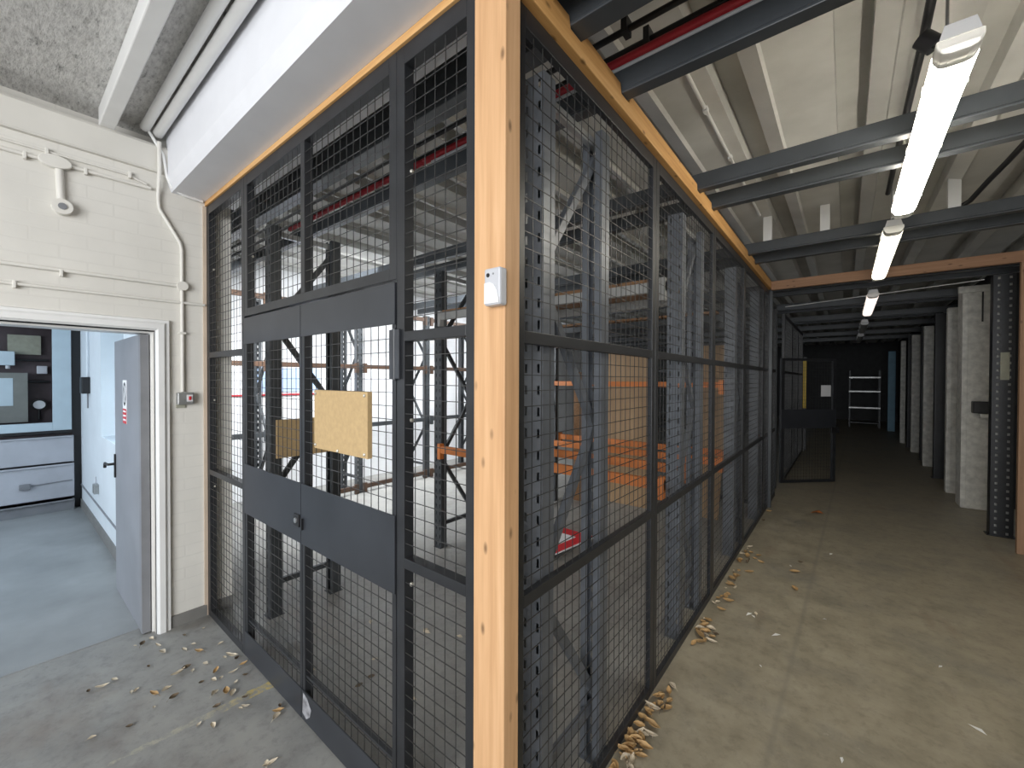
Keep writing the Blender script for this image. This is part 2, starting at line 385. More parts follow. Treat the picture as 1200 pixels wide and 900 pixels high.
# walls of corridor and cage
struct(MB().box(-6.5, -6.3, 1.12, 22.6, 0, 3.45).build('wall_cage_rear', 'white_brick'))
struct(MB().box(2.6, 2.8, -6, 6.1, 0, 3.5).build('wall_right', 'cream'))
struct(MB().box(1.6, 1.75, 8.2, 22.6, 0, 3.45).build('wall_right_unlit', 'unlit_wall'))  # invented wall, coloured dark for the unlit space between the piers
struct(MB().box(2.6, 4.0, 6.10, 6.155, 0, 3.5).build('wall_right_return', 'unlit_wall'))
struct(MB().box(3.8, 4.0, 6.155, 8.2, 0, 3.45).build('wall_right_bay', 'unlit_wall'))
struct(MB().box(-6.5, 4.0, 22.5, 22.7, 0, 3.45).build('wall_far', 'unlit_wall'))
wd = bpy.data.objects.new('window_1', None); C.objects.link(wd); wd.location = (-6.29, 9.7, 2.75); struct(wd)
MB().box(-6.31, -6.295, 9.3, 10.1, 2.82, 3.12).build('window_pane', 'daypane', wd)
f = MB(); f.box(-6.3, -6.27, 9.25, 9.3, 2.77, 3.17); f.box(-6.3, -6.27, 10.1, 10.15, 2.77, 3.17); f.box(-6.3, -6.27, 9.3, 10.1, 2.77, 2.82); f.box(-6.3, -6.27, 9.3, 10.1, 3.12, 3.17); f.box(-6.3, -6.275, 9.69, 9.71, 2.82, 3.12)
f.build('window_frame', 'white', wd)

# ------------------------------------------------------------------ mesh cage
LF = lambda s, d, z: (s, .915 + d, z)              # cage front
RF = lambda s, d, z: (-.78 - d, s, z)              # cage long side
PITCH = .0508
def wires(fn, s0, s1, z0, z1, d=.006, r=.0012, off=.0):
    m = MB(fn); n = round((s1 - s0) / PITCH); k = round((z1 - z0) / PITCH)
    for i in range(1, n):
        s = s0 + (s1 - s0) * i / n; m.box(s - r, s + r, d + r, d + 3 * r, z0 - .012, z1 + .012)
    for j in range(1, k):
        z = z0 + (z1 - z0) * j / k; m.box(s0 - .012, s1 + .012, d - r, d + r, z - r, z + r)
    return m
def panel(fn, s0, s1, z0, z1, rails, label, stile=.045, toprail=.062, name='mesh_screen', group=None, mull=None, botrail=.045, depth=.042):
    base = fn((s0 + s1) / 2, .02, z0)
    t = thing(name, label, 'mesh panel', base, group)
    for a in (s0, s1 - stile): MB(fn).box(a, a + stile, 0, depth, z0, z1).build('stile', 'black', t, bevel=.002)
    zs = [(z0, z0 + botrail)] + rails + [(z1 - toprail, z1)]
    for a, b_ in zs: MB(fn).box(s0 + stile, s1 - stile, 0, depth, a, b_).build('rail', 'black', t, bevel=.002)
    ss = [(s0 + stile, s1 - stile)]
    if mull:
        MB(fn).box(mull - .02, mull + .02, 0, depth, z0 + botrail, z1 - toprail).build('mullion', 'black', t, bevel=.002)
        ss = [(s0 + stile, mull - .02), (mull + .02, s1 - stile)]
    for (a, b_), (c_, d_) in zip(zs[:-1], zs[1:]):
        for e, g in ss: wires(fn, e, g, b_, c_).build('wire_mesh', 'wire', t)
    bo = MB(fn)
    for z in [z0 + .9, z0 + 1.5, z0 + 2.4] if z1 - z0 > 2 else [z0 + .35]:
        bo.sphere((s0 + stile + .004, .03, z), .008, 8, 4); 
    bo.build('bolt_head', 'brass', t)
    return t

panel(LF, -3.458, -2.765, 0, 2.835, [(.987, 1.022), (1.79, 1.828)], 'narrow black mesh side panel between the cream wall and the double doors', name='mesh_side_screen', toprail=.06)
panel(LF, -1.278, -.877, 0, 2.835, [(.967, 1.005), (1.785, 1.82)], 'narrow black mesh side panel beside the orange pine corner post', name='mesh_side_screen', toprail=.065)
panel(LF, -2.763, -1.28, 2.014, 2.835, [], 'black mesh transom panel with a mullion above the double doors', name='mesh_transom', mull=-2.02, botrail=.044)

def cage_leaf(fn, s0, s1, label, lock=None, hinge=None, board=False, scuff=False, group=None):
    t = thing('cage_gate', label, 'door', fn((s0 + s1) / 2, .015, .012), group)
    fr = MB(fn)
    for a, b_ in ((s0, s0 + .024), (s1 - .024, s1)): fr.box(a, b_, 0, .04, .012, 2.004)
    fr.box(s0 + .024, s1 - .024, 0, .04, .012, .04); fr.box(s0 + .024, s1 - .024, 0, .04, 1.98, 2.004)
    fr.box(s0 + .024, s1 - .024, .006, .03, .215, .228)
    fr.build('frame', 'black', t, bevel=.0015)
    MB(fn).box(s0, s1, -.006, 0, .014, .155).build('kick_plate', 'plate', t, bevel=.001)
    MB(fn).box(s0, s1, -.006, 0, .858, 1.148).build('middle_plate', 'plate', t, bevel=.001)
    MB(fn).box(s0, s1, -.006, 0, 1.85, 2.002).build('top_plate', 'plate', t, bevel=.001)
    wires(fn, s0 + .024, s1 - .024, .155, .858).build('wire_mesh', 'wire', t)
    wires(fn, s0 + .024, s1 - .024, 1.148, 1.85).build('wire_mesh', 'wire', t)
    if lock is not None:
        MB(fn).box(lock - .062, lock - .004, -.014, -.004, .935, .995).build('lock_case', 'dark', t, bevel=.003)
        MB(fn).tube([(lock - .033, -.014, .965), (lock - .033, -.019, .965)], .013).build('lock_cylinder', 'galv', t)
    if hinge is not None:
        for z in (1.74,):
            MB(fn).box(hinge - .028, hinge - .004, -.012, .0, z - .09, z + .09).box(hinge + .004, hinge + .032, -.012, 0, z - .09, z + .09).tube([(hinge, -.008, z - .095), (hinge, -.008, z + .095)], .008).build('hinge', 'plate', t, bevel=.002)
    if board:
        bd = MB(fn).box(-1.845, -1.422, -.030, -.008, 1.342, 1.60).build('board', 'chip', t, bevel=.002, label='square chipboard sheet bolted over the mesh')
        MB(fn).sphere((-1.83, -.030, 1.585), .007).sphere((-1.44, -.030, 1.585), .007).sphere((-1.83, -.030, 1.358), .007).sphere((-1.44, -.030, 1.358), .007).sphere((-1.64, -.030, 1.35), .007).build('screw_head', 'brass', bd)
    if scuff:
        MB(fn).add([(s0 + .012, -.0072, .05), (s0 + .05, -.0072, .035), (s0 + .085, -.0072, .06), (s0 + .10, -.0072, .10), (s0 + .06, -.0072, .14), (s0 + .02, -.0072, .148)], [(0, 1, 2, 3, 4, 5)]).build('scuff_mark', 'kickmark', t)
    return t
cage_leaf(LF, -2.756, -2.034, 'black steel and mesh cage door leaf with a small square lock, no board', lock=-2.034)
cage_leaf(LF, -2.029, -1.283, 'black steel and mesh cage door leaf with the chipboard square on it', hinge=-1.281, board=True, scuff=True)
MB(LF).box(-2.012, -2.004, -.016, -.006, .93, .985).build('pull_tab', 'dark', bpy.data.objects['cage_gate.001'])

# corner post and timbers
p = MB().box(-.873, -.752, .900, .968, 0, 2.865).build('corner_post', 'pine_z', bevel=.003); tag(p, 'orange pine timber post at the front corner of the mesh cage', 'post')
p = MB().box(-3.46, -.752, .905, .955, 2.836, 2.866).build('timber_rail', 'pine_x', bevel=.002); tag(p, 'orange pine rail between the white soffit and the cage front', 'timber')
def side_timber(ys, z_top, y0, y1):
    poly = [(y0, 2.805)] + [(y1, 2.805)]
    pts = []
    y = y1
    pts.append((y1, z_top))
    for c_, hw in sorted(ys, reverse=True):
        pts += [(c_ + hw, z_top), (c_ + hw - .01, 2.862), (c_ - hw + .01, 2.862), (c_ - hw, z_top - .004)]
    pts.append((y0, z_top - .01))
    return poly + pts
BY = [1.292, 1.708, 2.860, 3.222, 4.615, 5.0]
p = MB().prism(side_timber([(y, .05) for y in BY], 2.905, .97, 6.2), 0, -.815, -.752).build('timber_rail', 'pine_y', bevel=.003); tag(p, 'long orange pine wall plate along the corridor side of the cage top', 'timber')
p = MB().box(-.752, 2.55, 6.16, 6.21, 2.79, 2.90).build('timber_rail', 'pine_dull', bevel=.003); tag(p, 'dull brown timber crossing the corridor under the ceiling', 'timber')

# long side panels
side = [(.985, 2.163, 'black mesh panel of the corridor side next to the pine post'), (2.167, 3.388, 'second black mesh panel along the corridor counted from the pine post'),
        (3.392, 4.60, 'third black mesh panel along the corridor counted from the pine post'), (4.604, 5.82, 'fourth black mesh panel along the corridor counted from the pine post'),
        (5.824, 6.25, 'narrow black mesh panel at the end of the first cage')]
for a, b_, lab in side: panel(RF, a, b_, 0, 2.80, [(.93, .97), (1.762, 1.802)], lab, group='mesh panels along the corridor', depth=.025)
PF = lambda s, d, z: (-.83 - s, 6.27 + d, z)
panel(PF, 0, 1.2, 0, 2.78, [(.93, .97), (1.76, 1.80)], 'black mesh partition between the two cages next to the corridor', name='mesh_partition')
panel(PF, 1.204, 2.4, 0, 2.78, [(.93, .97), (1.76, 1.80)], 'black mesh partition between the two cages, deeper inside', name='mesh_partition')
p = MB().box(-.80, -.745, 6.255, 6.31, 0, 2.80).build('gate_post', 'beam', bevel=.004); tag(p, 'black steel post where the first cage ends', 'post')
for a, b_, lab in [(6.315, 6.95, 'dark mesh panel just past the black end post'), (8.0, 9.2, 'dark mesh panel beyond the open cage door'), (9.204, 10.4, 'second dark mesh panel beyond the open cage door'), (10.404, 11.6, 'third dark mesh panel beyond the open cage door')]:
    panel(RF, a, b_, 0, 2.72, [(.93, .97), (1.76, 1.80)], lab, group='mesh panels of the further cage')
# open leaf of the further cage
h0, h1 = V((-.80, 7.83, 0)), V((-.125, 8.505, 0)); hd = (h1 - h0).normalized(); hn = V((hd.y, -hd.x, 0))
GF = lambda s, d, z: tuple(h0 + hd * s - hn * d + V((0, 0, z)))
t = thing('cage_gate', 'black cage door standing open across the dark corridor with a paper notice', 'door', tuple((h0 + h1) / 2))
L = (h1 - h0).length
for a in (0, L - .05): MB(GF).box(a, a + .05, 0, .04, .01, 2.0).build('stile', 'black', t)
for a, b_ in ((.01, .05), (1.96, 2.0)): MB(GF).box(.05, L - .05, 0, .04, a, b_).build('rail', 'black', t)
MB(GF).box(0, L, -.006, 0, .88, 1.18).build('middle_plate', 'plate', t)
wires(GF, .05, L - .05, .05, .88).build('wire_mesh', 'wire', t); wires(GF, .05, L - .05, 1.18, 1.96).build('wire_mesh', 'wire', t)
MB(GF).box(L - .1, L + .03, -.03, -.006, .80, .90).build('lock_case', 'dark', t)
MB(GF).box(L - .27, L - .10, -.004, .0, 1.39, 1.57).build('notice', 'paper', t, label='white paper notice on the mesh')
t = thing('guard_post', 'dark post with a tall yellow strip far down the corridor behind the open door', 'post', (-.76, 11.98, 0))
MB().box(-.79, -.73, 11.97, 12.03, 0, 2.2).build('post', 'black', t, bevel=.004); MB().box(-.797, -.733, 11.955, 11.97, .99, 2.13).build('yellow_strip', 'yellow', t, bevel=.003)

p = MB().box(-3.459, -3.450, .893, .913, 0, 2.832).build('timber_batten', 'batten'); tag(p, 'thin pale pine batten where the cage meets the cream wall', 'batten')
# movement sensor on the post
t = thing('alarm_sensor', 'white plastic movement sensor screwed to the pine corner post', 'sensor', (-.773, .899, 1.855))
MB().box(-.803, -.743, .868, .900, 1.857, 1.962).build('case', 'plastic', t, bevel=.006)
MB().prism([(-.80, 1.862), (-.746, 1.862), (-.746, 1.87), (-.752, 1.895), (-.765, 1.915), (-.78, 1.922), (-.80, 1.92)], 1, .8655, .869).build('lens', 'paper', t)
MB().tube([(-.787, .869, 1.942), (-.787, .8665, 1.942)], .006).build('eye', 'dark', t)
MB().tube([(-.768, .869, 1.944), (-.768, .8672, 1.944)], .003).build('indicator', 'grey', t)

# ------------------------------------------------------------------ steel ceiling beams
def ibeam(y, z0, label, x0=-6.3, x1=2.6, hh=.105, w=.055, group='dark steel ceiling beams'):
    y0, y1 = y - w / 2, y + w / 2
    m = MB().prism([(y0 - .006, z0), (y1, z0), (y1, z0 + hh), (y0, z0 + hh), (y0, z0 + .016), (y0 - .006, z0 + .012)], 0, x0, x1)
    return tag(m.build('steel_beam', 'beam', bevel=.003), label, 'beam', group)
bl = ['dark steel beam almost over the pine post, first from the cage front', 'deep dark steel beam with the red pipe lying along it', 'upper one of the dark beam pair crossing behind the bright lamp', 'lower one of the dark beam pair crossing behind the bright lamp', 'dark beam carrying short white packing blocks, end of the bright lamp', 'dark beam directly behind the one carrying white packing blocks']
for y, lab in zip(BY, bl): ibeam(y, 2.868, lab, w=.08 if y < 1.5 else .055, hh=.28 if y < 1.5 else .105)
for i, y in enumerate([6.40, 6.78, 8.2, 8.55, 10.0, 10.35, 11.8, 13.6, 15.4]): ibeam(y, 2.80, 'dark steel beam over the unlit part of the corridor beyond the timber', -6.3, 3.8 if y < 8.2 else 1.6, group='beams over the dark corridor')
MB().box(-.02, .03, 1.660, 1.674, 2.835, 2.93).build('clip_plate', 'beam', bpy.data.objects['steel_beam.001'])
for k, (x, s) in enumerate([(-.595, .035), (-.16, .035), (.63, .035), (.30, .03)]):
    p = MB().box(x - s, x + s, 4.59, 4.64, 2.974, 3.20).build('packing_block', 'white'); tag(p, 'short white packing block between the steel beam and the ceiling', 'block', 'white packing blocks on the beam')
# pipes and cables at the ceiling
def pipe(name, pts, r, mat, label, cat='pipe', clips=()):
    t = thing(name, label, cat, pts[0])
    MB().tube(pts, r).build('run', mat, t, smooth=True)
    for q in clips: MB().box(q[0] - .012, q[0] + .012, q[1] - r - .012, q[1] + r + .012, q[2] - r - .008, q[2] + r + .03).build('clip', mat, t)
    return t
pipe('black_conduit', [(-6.3, 1.59, 3.05), (2.6, 1.59, 3.05)], .013, 'dark', 'thin black conduit under the ceiling in front of the red pipe', clips=[(-.70, 1.59, 3.05), (.2, 1.59, 3.05)])
pipe('black_conduit', [(-6.3, 1.72, 3.07), (2.6, 1.72, 3.07)], .015, 'dark', 'black conduit running directly above the red pipe', clips=[(-.66, 1.72, 3.07), (-.05, 1.72, 3.07)])
pipe('red_pipe', [(-4.0, 1.70, 3.022), (2.6, 1.70, 3.022)], .020, 'red', 'red pipe lying on top of the deep dark beam')
pipe('white_cable', [(-2, 1.69, 2.985), (2.5, 1.69, 2.985)], .010, 'plastic', 'white cable beside the red pipe on the beam', 'cable')
pipe('white_conduit', [(-.64, 1.9, 3.195), (-.645, 4.5, 3.195)], .010, 'white', 'thin white conduit on the ceiling over the long timber plate', clips=[(-.64, 2.55, 3.195), (-.642, 3.2, 3.195)])
t = thing('ceiling_cable', 'black cable with a round junction box beside the bright lamp', 'cable', (.26, 2.3, 3.1))
MB().tube([(.235, 1.8, 3.15), (.235, 2.2, 3.08), (.235, 2.5, 3.06), (.24, 2.9, 3.10), (.24, 4.4, 3.12)], .016).build('run', 'dark', t, smooth=True)
MB().tube([(.22, 2.33, 3.02), (.262, 2.33, 2.97)], .034, 14).build('junction_box', 'dark', t, smooth=True)
MB().tube([(.25, 2.34, 2.98), (.265, 2.28, 2.92), (.28, 2.22, 2.86)], .006).build('flex', 'dark', t, smooth=True)
pipe('ceiling_cable', [(.93, 3.0, 3.15), (.84, 4.3, 3.14), (.79, 4.5, 3.10), (.72, 4.66, 3.02), (.62, 4.8, 2.99)], .018, 'dark', 'thick black cable sagging to the beam on the far side of the bright lamp', 'cable')
pipe('stretched_wire', [(-.72, 7.4, 2.745), (1.17, 6.8, 2.76)], .005, 'white', 'thin white wire stretched across the corridor behind the brown timber', 'wire')
pipe('red_pipe', [(-6.286, 1.9, 1.42), (-6.286, 3.3, 1.42)], .014, 'red', 'red pipe along the white brick wall deep inside the cage')
p = MB().box(-6.299, -6.285, 2.15, 3.1, 1.46, 1.80).build('blue_board', 'blue_panel'); tag(p, 'pale blue board on the white brick wall above the red pipe', 'board')

# ------------------------------------------------------------------ fluorescent fittings
def lamp(y0, y1, tube, label, x=.285, z=2.75):
    t = thing('strip_light', label, 'light', (x, (y0 + y1) / 2, z))
    w = .058
    MB().prism([(x - .05, z + .055), (x + .05, z + .055), (x + .038, z + .10), (x - .038, z + .10)], 1, y0, y1).build('tray', 'white', t)
    prof = [(x - w, z + .054), (x - w, z + .03), (x - w * .75, z + .006), (x - w * .4, z), (x + w * .4, z), (x + w * .75, z + .006), (x + w, z + .03), (x + w, z + .054)]
    MB().prism(prof, 1, y0 + .09, y1 - .09).build('diffuser', tube, t, smooth=True)
    for a, b_ in ((y0 - .005, y0 + .0895), (y1 - .0895, y1 + .005)):
        MB().prism([(q[0], q[1]) for q in prof], 1, a, b_).build('end_cap', 'acrylic', t, bevel=.006)
    for yy in (y0 + .3, y0 + .85, y1 - .3):
        for s in (-1, 1): MB().box(x + s * w - .006, x + s * w + .006, yy - .012, yy + .012, z + .03, z + .066).build('clip', 'galv', t)
    for yy in (y0 + .25, y1 - .25): MB().tube([(x, yy, z + .1), (x, yy, z + .46)], .005).build('hanger', 'galv', t)
    return t
lamp(2.02, 3.86, 'tube1', 'big bright fluorescent strip light hanging over the corridor near the camera')
lamp(4.2, 6.13, 'tube2', 'second fluorescent strip light, yellowish, following the bright one', x=.265)
lamp(6.95, 9.0, 'tube3', 'third fluorescent strip light, dim and pinkish, past the brown timber', x=.255, z=2.70)
lamp(9.9, 11.7, 'tube0', 'unlit strip light following the dim pinkish one', x=.25, z=2.66)
lamp(12.5, 14.3, 'tube0', 'unlit strip light at the dark end of the corridor', x=.25, z=2.66)

# ------------------------------------------------------------------ pallet racking
HT = 2.72
def upright(t, x, y, flip, mat, name='upright'):
    """C channel, web .09 wide with two columns of slots; flip turns the web to the rear"""
    m = MB(lambda a, b_, z: (x + a, y + (-b_ if flip else b_), z))
    xs = [-.045, -.032, -.022, .022, .032, .045]
    n = int(HT / .075); th = .0025
    for i in range(n):
        z0 = i * .075; z1, z2, z3 = z0 + .022, z0 + .053, z0 + .075
        for zz0, zz1, hole in ((z0, z1, 0), (z1, z2, 1), (z2, z3, 0)):
            if not hole: m.quad((xs[0], 0, zz0), (xs[-1], 0, zz0), (xs[-1], 0, zz1), (xs[0], 0, zz1))
            else:
                for a, b_ in ((0, 1), (2, 3), (4, 5)): m.quad((xs[a], 0, zz0), (xs[b_], 0, zz0), (xs[b_], 0, zz1), (xs[a], 0, zz1))
    for s in (-1, 1):
        m.box(s * .045 - th / 2, s * .045 + th / 2, 0, .07, 0, n * .075); a = s * .045; b_ = s * .014
        m.box(min(a, b_), max(a, b_), .068, .0705, 0, n * .075)
    o = m.build(name, mat, t)
    MB().box(x - .047, x + .047, y + (-.085 if flip else -.015), y + (.015 if flip else .085), 0, .006).build('foot_plate', mat, o)
    return o
DEP = .50
def frame(mat, name='rack_stanchion'):
    t = thing(name, '', 'rack frame', (0, 0, 0))
    upright(t, 0, 0, False, mat); upright(t, 0, DEP, True, mat)
    nod = [(DEP - .04, .29), (.04, .88), (DEP - .04, 1.45), (.04, 2.03), (DEP - .04, 2.60)]
    for (a, z0), (b_, z1) in zip(nod[:-1], nod[1:]):
        m = MB().bar((.004, a, z0), (.004, b_, z1), .032, .004, up=(1, 0, 0)); d = V((0, b_ - a, z1 - z0)).normalized(); u = V((0, -d.z, d.y)) * .016
        for s in (-1, 1): m.bar(V((-.008, a, z0)) + u * s, V((-.008, b_, z1)) + u * s, .004, .024, up=(1, 0, 0))
        m.build('diagonal_brace', mat, t)
    for z in (.22, 2.66):
        MB().box(-.018, .006, .03, DEP - .03, z - .018, z + .018).build('cross_brace', 'galv' if z > 1 else mat, t)
    return t
F1 = frame('rack'); F1['label'] = 'blue grey perforated rack frame behind the mesh beside the pine post'; F1.location = (-.853, 1.17, 0)
F1['group'] = 'pallet rack frames'
G = 'pallet rack frames'
dup(F1, (-.853, 2.70, 0), 0, 'blue grey perforated rack frame behind the second corridor mesh panel', G)
dup(F1, (-.853, 4.30, 0), 0, 'grey perforated rack frame behind the third corridor mesh panel', G)
dup(F1, (-.853, 5.62, 0), 0, 'grey perforated rack frame near the black end post', G)
FD = frame('rack_dark'); FD.location = (-3.10, 1.17, 0); FD['label'] = 'dark rack frame just inside the cage doors, small chipboard sheet on it'; FD['group'] = G
dup(FD, (-3.10, 2.70, 0), 0, 'dark rack frame carrying the inner ends of the front orange beams', G)
dup(FD, (-3.10, 4.30, 0), 0, 'dark rack frame carrying the inner ends of the rear orange beams', G)
for k, y in enumerate([2.1, 3.28, 4.52, 5.75]):
    dup(FD, (-5.46, y, 0), math.pi / 2, ['dark rack frame against the white brick wall beside the pale blue board', 'dark rack frame against the white brick wall, second from the wall end', 'dark rack frame against the white brick wall, third from the wall end', 'dark rack frame against the white brick wall, deepest of that row'][k], G)
dup(FD, (-.87, 7.0, 0), 0, 'dark rack frame in the further cage beside its doorway', G)
dup(FD, (-.87, 9.3, 0), 0, 'dark rack frame in the further cage behind the open door', G)

def beam(p, q, z0, mat, label, hh=.068, face=-1, group=None):
    """pallet beam between two uprights with hooked end connectors"""
    p, q = V((*p, z0)), V((*q, z0)); mid = (p + q) / 2
    t = thing('rack_beam', label, 'rack beam', mid, group)
    d = (q - p).normalized(); n = V((-d.y, d.x, 0)) * face
    m = MB(); m.bar(p + V((0, 0, hh / 2)), q + V((0, 0, hh / 2)), .04, hh); m.build('bar', mat, t, bevel=.003)
    for c_, s in ((p, 1), (q, -1)):
        m = MB(); m.bar(c_ + d * s * .018 + V((0, 0, -.06)), c_ + d * s * .018 + V((0, 0, hh + .02)), .036 if abs(d.x) > .5 else .05, .05 if abs(d.x) > .5 else .036, up=(1, 0, 0) if abs(d.x) < .5 else (0, 1, 0)); m.build('end_connector', mat, t)
    return t
XA, XB = -3.055, -.898
beam((XA, 2.675), (XB, 2.675), .94, 'orange', 'bright orange rack beam, lowest, on the front of the second rack', group='orange rack beams')
beam((XA, 3.225), (XB, 3.225), .94, 'orange', 'orange rack beam on the rear of the second rack', group='orange rack beams')
beam((XA, 4.275), (XB, 4.275), .84, 'orange', 'orange rack beam below eye level on the front of the third rack', group='orange rack beams')
beam((XA, 4.825), (XB, 4.825), .84, 'orange', 'orange rack beam on the rear of the third rack, before the plywood', group='orange rack beams')
beam((XA, 4.275), (XB, 4.275), 1.575, 'orange', 'single orange rack beam at eye level crossing before the plywood sheets', hh=.055, group='orange rack beams')
for y, lab in ((2.675, 'front'), (3.225, 'rear')):
    beam((XA, y), (XB, y), 2.215, 'shelf_grey', f'pale grey rack beam under the {lab} edge of the brown upper shelf', hh=.066, group='upper shelf beams')
for y, lab in ((4.275, 'front'), (4.825, 'rear')):
    beam((XA, y), (XB, y), 2.20, 'rack_dark', f'dark rack beam under the {lab} edge of the deeper upper shelf', hh=.066, group='upper shelf beams')
for y, nm in ((2.70, 'brown board deck on the upper shelf of the second rack'), (4.30, 'brown board deck on the upper shelf of the third rack')):
    t = thing('shelf_deck', nm, 'shelf', (-1.98, y + .25, 2.282))
    for k in range(8): MB().box(-3.0 + k * .256, -3.0 + k * .256 + .245, y - .04, y + .54, 2.282, 2.304).build('deck_board', 'deck', t)
for (y0, y1), nm in zip([(2.1, 3.28), (3.28, 4.52), (4.52, 5.75)], ['nearest the wall end', 'in the middle', 'deepest inside']):
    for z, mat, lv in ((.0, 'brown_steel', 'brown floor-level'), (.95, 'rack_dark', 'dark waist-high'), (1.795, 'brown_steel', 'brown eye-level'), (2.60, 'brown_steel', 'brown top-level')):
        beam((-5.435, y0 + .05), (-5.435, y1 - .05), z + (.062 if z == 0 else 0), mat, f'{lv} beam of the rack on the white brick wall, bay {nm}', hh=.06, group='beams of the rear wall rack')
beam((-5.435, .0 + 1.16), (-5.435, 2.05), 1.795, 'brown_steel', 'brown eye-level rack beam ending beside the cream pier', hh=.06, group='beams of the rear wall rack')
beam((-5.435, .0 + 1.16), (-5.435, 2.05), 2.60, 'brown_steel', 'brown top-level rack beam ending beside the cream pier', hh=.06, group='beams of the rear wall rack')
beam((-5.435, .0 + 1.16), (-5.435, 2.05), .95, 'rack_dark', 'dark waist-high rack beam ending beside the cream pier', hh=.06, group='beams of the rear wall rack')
# plywood sheets behind the third rack, chipboard on the frame, road sign on the floor
p = MB().box(-2.58, -1.86, 5.20, 5.22, 0, 2.0).build('plywood_sheet', 'ply'); tag(p, 'wide brown plywood sheet standing behind the orange beams', 'sheet')
p = MB().add([(-1.40, 5.30, 0), (-1.16, 5.30, 0), (-1.04, 5.34, 2.06), (-1.40, 5.34, 2.06), (-1.40, 5.32, 0), (-1.16, 5.32, 0), (-1.04, 5.36, 2.06), (-1.40, 5.36, 2.06)], [(0, 1, 2, 3), (7, 6, 5, 4), (0, 4, 5, 1), (1, 5, 6, 2), (2, 6, 7, 3), (3, 7, 4, 0)]).build('plywood_sheet', 'ply'); tag(p, 'narrow brown plywood sheet standing nearer the corridor', 'sheet')
p = MB().box(-2.9, -2.72, 4.95, 4.97, 0, 1.75).build('plywood_sheet', 'deck'); tag(p, 'dark brown plywood strip standing behind the rack brace', 'sheet')
p = MB().box(-3.054, -3.036, 1.20, 1.62, 1.10, 1.365).build('chipboard_sheet', 'chip'); tag(p, 'small chipboard sheet fixed to the rack frame inside the doors', 'board')
t = thing('road_sign', 'red and white triangular road sign lying on the cage floor', 'sign', (-2.12, 3.36, 0))
def tri(cx, cy, r, z0, z1, rot=.5):
    pts = [(cx + r * math.cos(rot + k * 2 * math.pi / 3), cy + r * math.sin(rot + k * 2 * math.pi / 3)) for k in range(3)]
    return MB(lambda x, y, z: (x, y, z + .10 + (y - cy) * .30)).prism(pts, 2, z0, z1)
tri(-2.15, 3.36, .34, .012, .022).build('red_face', 'red_sign', t); tri(-2.15, 3.36, .18, .022, .025).build('white_face', 'paper', t); tri(-2.15, 3.36, .36, .004, .012).build('white_border', 'paper', t)
MB().box(-2.2, -2.1, 3.15, 3.55, 0, .03).build('stand_bar', 'dark', t)

# ------------------------------------------------------------------ corridor side: piers, uprights, timber
def pier(x0, x1, y0, y1, z1, mat, label, name='white_pier'):
    t = thing(name, label, 'pier', ((x0 + x1) / 2, (y0 + y1) / 2, 0))
    MB().box(x0, x1, y0, y1, 0, z1).build('shaft', mat, t, bevel=.012)
    MB().box(x0 - .0, x0 + .05, y0 - .008, y0, .02, z1 - .12).build('edge_strip', mat, t, bevel=.003)
    return t
t = pier(1.165, 1.45, 7.85, 8.15, 2.86, 'pier', 'broad white painted pier next to the black perforated column')
MB().box(1.33, 1.345, 7.838, 7.851, 2.40, 2.82).build('slot', 'dark', t)
MB().box(1.12, 1.44, 7.80, 7.851, 2.78, 2.86).build('head_plate', 'pier', t)
t = thing('lock_box', 'black box with a pale lower edge fixed to the broad white pier', 'box', (1.34, 7.8, 1.2))
MB().box(1.25, 1.43, 7.72, 7.849, 1.24, 1.39).build('case', 'dark', t, bevel=.01); MB().box(1.31, 1.43, 7.70, 7.80, 1.19, 1.235).build('bracket', 'pier', t)
for x0, x1, y, lab, mat, zt in [(1.15, 1.30, 8.75, 'slim grey white pier right behind the broad one', 'pier', 2.72), (1.16, 1.36, 11.2, 'white pier between two dark uprights, halfway down the corridor', 'pier', 2.7), (1.17, 1.36, 13.2, 'white pier second from the blue one', 'pier', 2.7), (1.12, 1.22, 15.0, 'thin white pier just before the blue one', 'pier', 2.7), (1.06, 1.24, 18.2, 'pale blue pier near the end of the corridor', 'blue', 2.6)]:
    pier(x0, x1, y, y + .12, zt, mat, lab)
def column(x0, x1, y, label, mat='black_steel', sticker=False):
    t = thing('perforated_column', label, 'column', ((x0 + x1) / 2, y, 0))
    m = MB(); w = x1 - x0; xs = [0, .2, .32, .68, .80, 1]
    for i in range(37):
        z0 = i * .075
        for a, b_, hole in ((z0, z0 + .024, 0), (z0 + .024, z0 + .05, 1), (z0 + .05, z0 + .075, 0)):
            for k in range(5):
                if hole and k in (1, 3): continue
                m.quad((x0 + w * xs[k], y, a), (x0 + w * xs[k + 1], y, a), (x0 + w * xs[k + 1], y, b_), (x0 + w * xs[k], y, b_))
    m.build('face', mat, t)
    m = MB().box(x0, x0 + .003, y, y + .1, 0, 2.775).box(x1 - .003, x1, y, y + .1, 0, 2.775); m.build('flange', mat, t)
    MB().box(x0 + .01, x1 - .01, y + .06, y + .064, 0, 2.775).build('rear_lining', 'pier' if sticker else mat, t)
    MB().box(x0 - .02, x1 + .02, y - .02, y + .12, 0, .008).build('foot_plate', mat, t)
    if sticker:
        MB().box(x0 + .06, x0 + .125, y - .002, y - .0005, 1.66, 1.95).build('label', 'beige', t, label='torn beige label')
    return t
column(1.205, 1.375, 6.65, 'black perforated steel column beside the pine board, torn label on it', sticker=True)
column(1.16, 1.31, 9.93, 'dark perforated steel column behind the slim grey white pier')
column(1.2, 1.36, 12.0, 'dark perforated steel column halfway down the corridor')
column(1.18, 1.34, 14.1, 'dark perforated steel column deep in the corridor')
p = MB().box(1.283, 1.62, 6.10, 6.15, 0, 2.78).build('pine_board', 'pine_dull_z'); tag(p, 'pine board standing upright at the edge of the black perforated column', 'board')
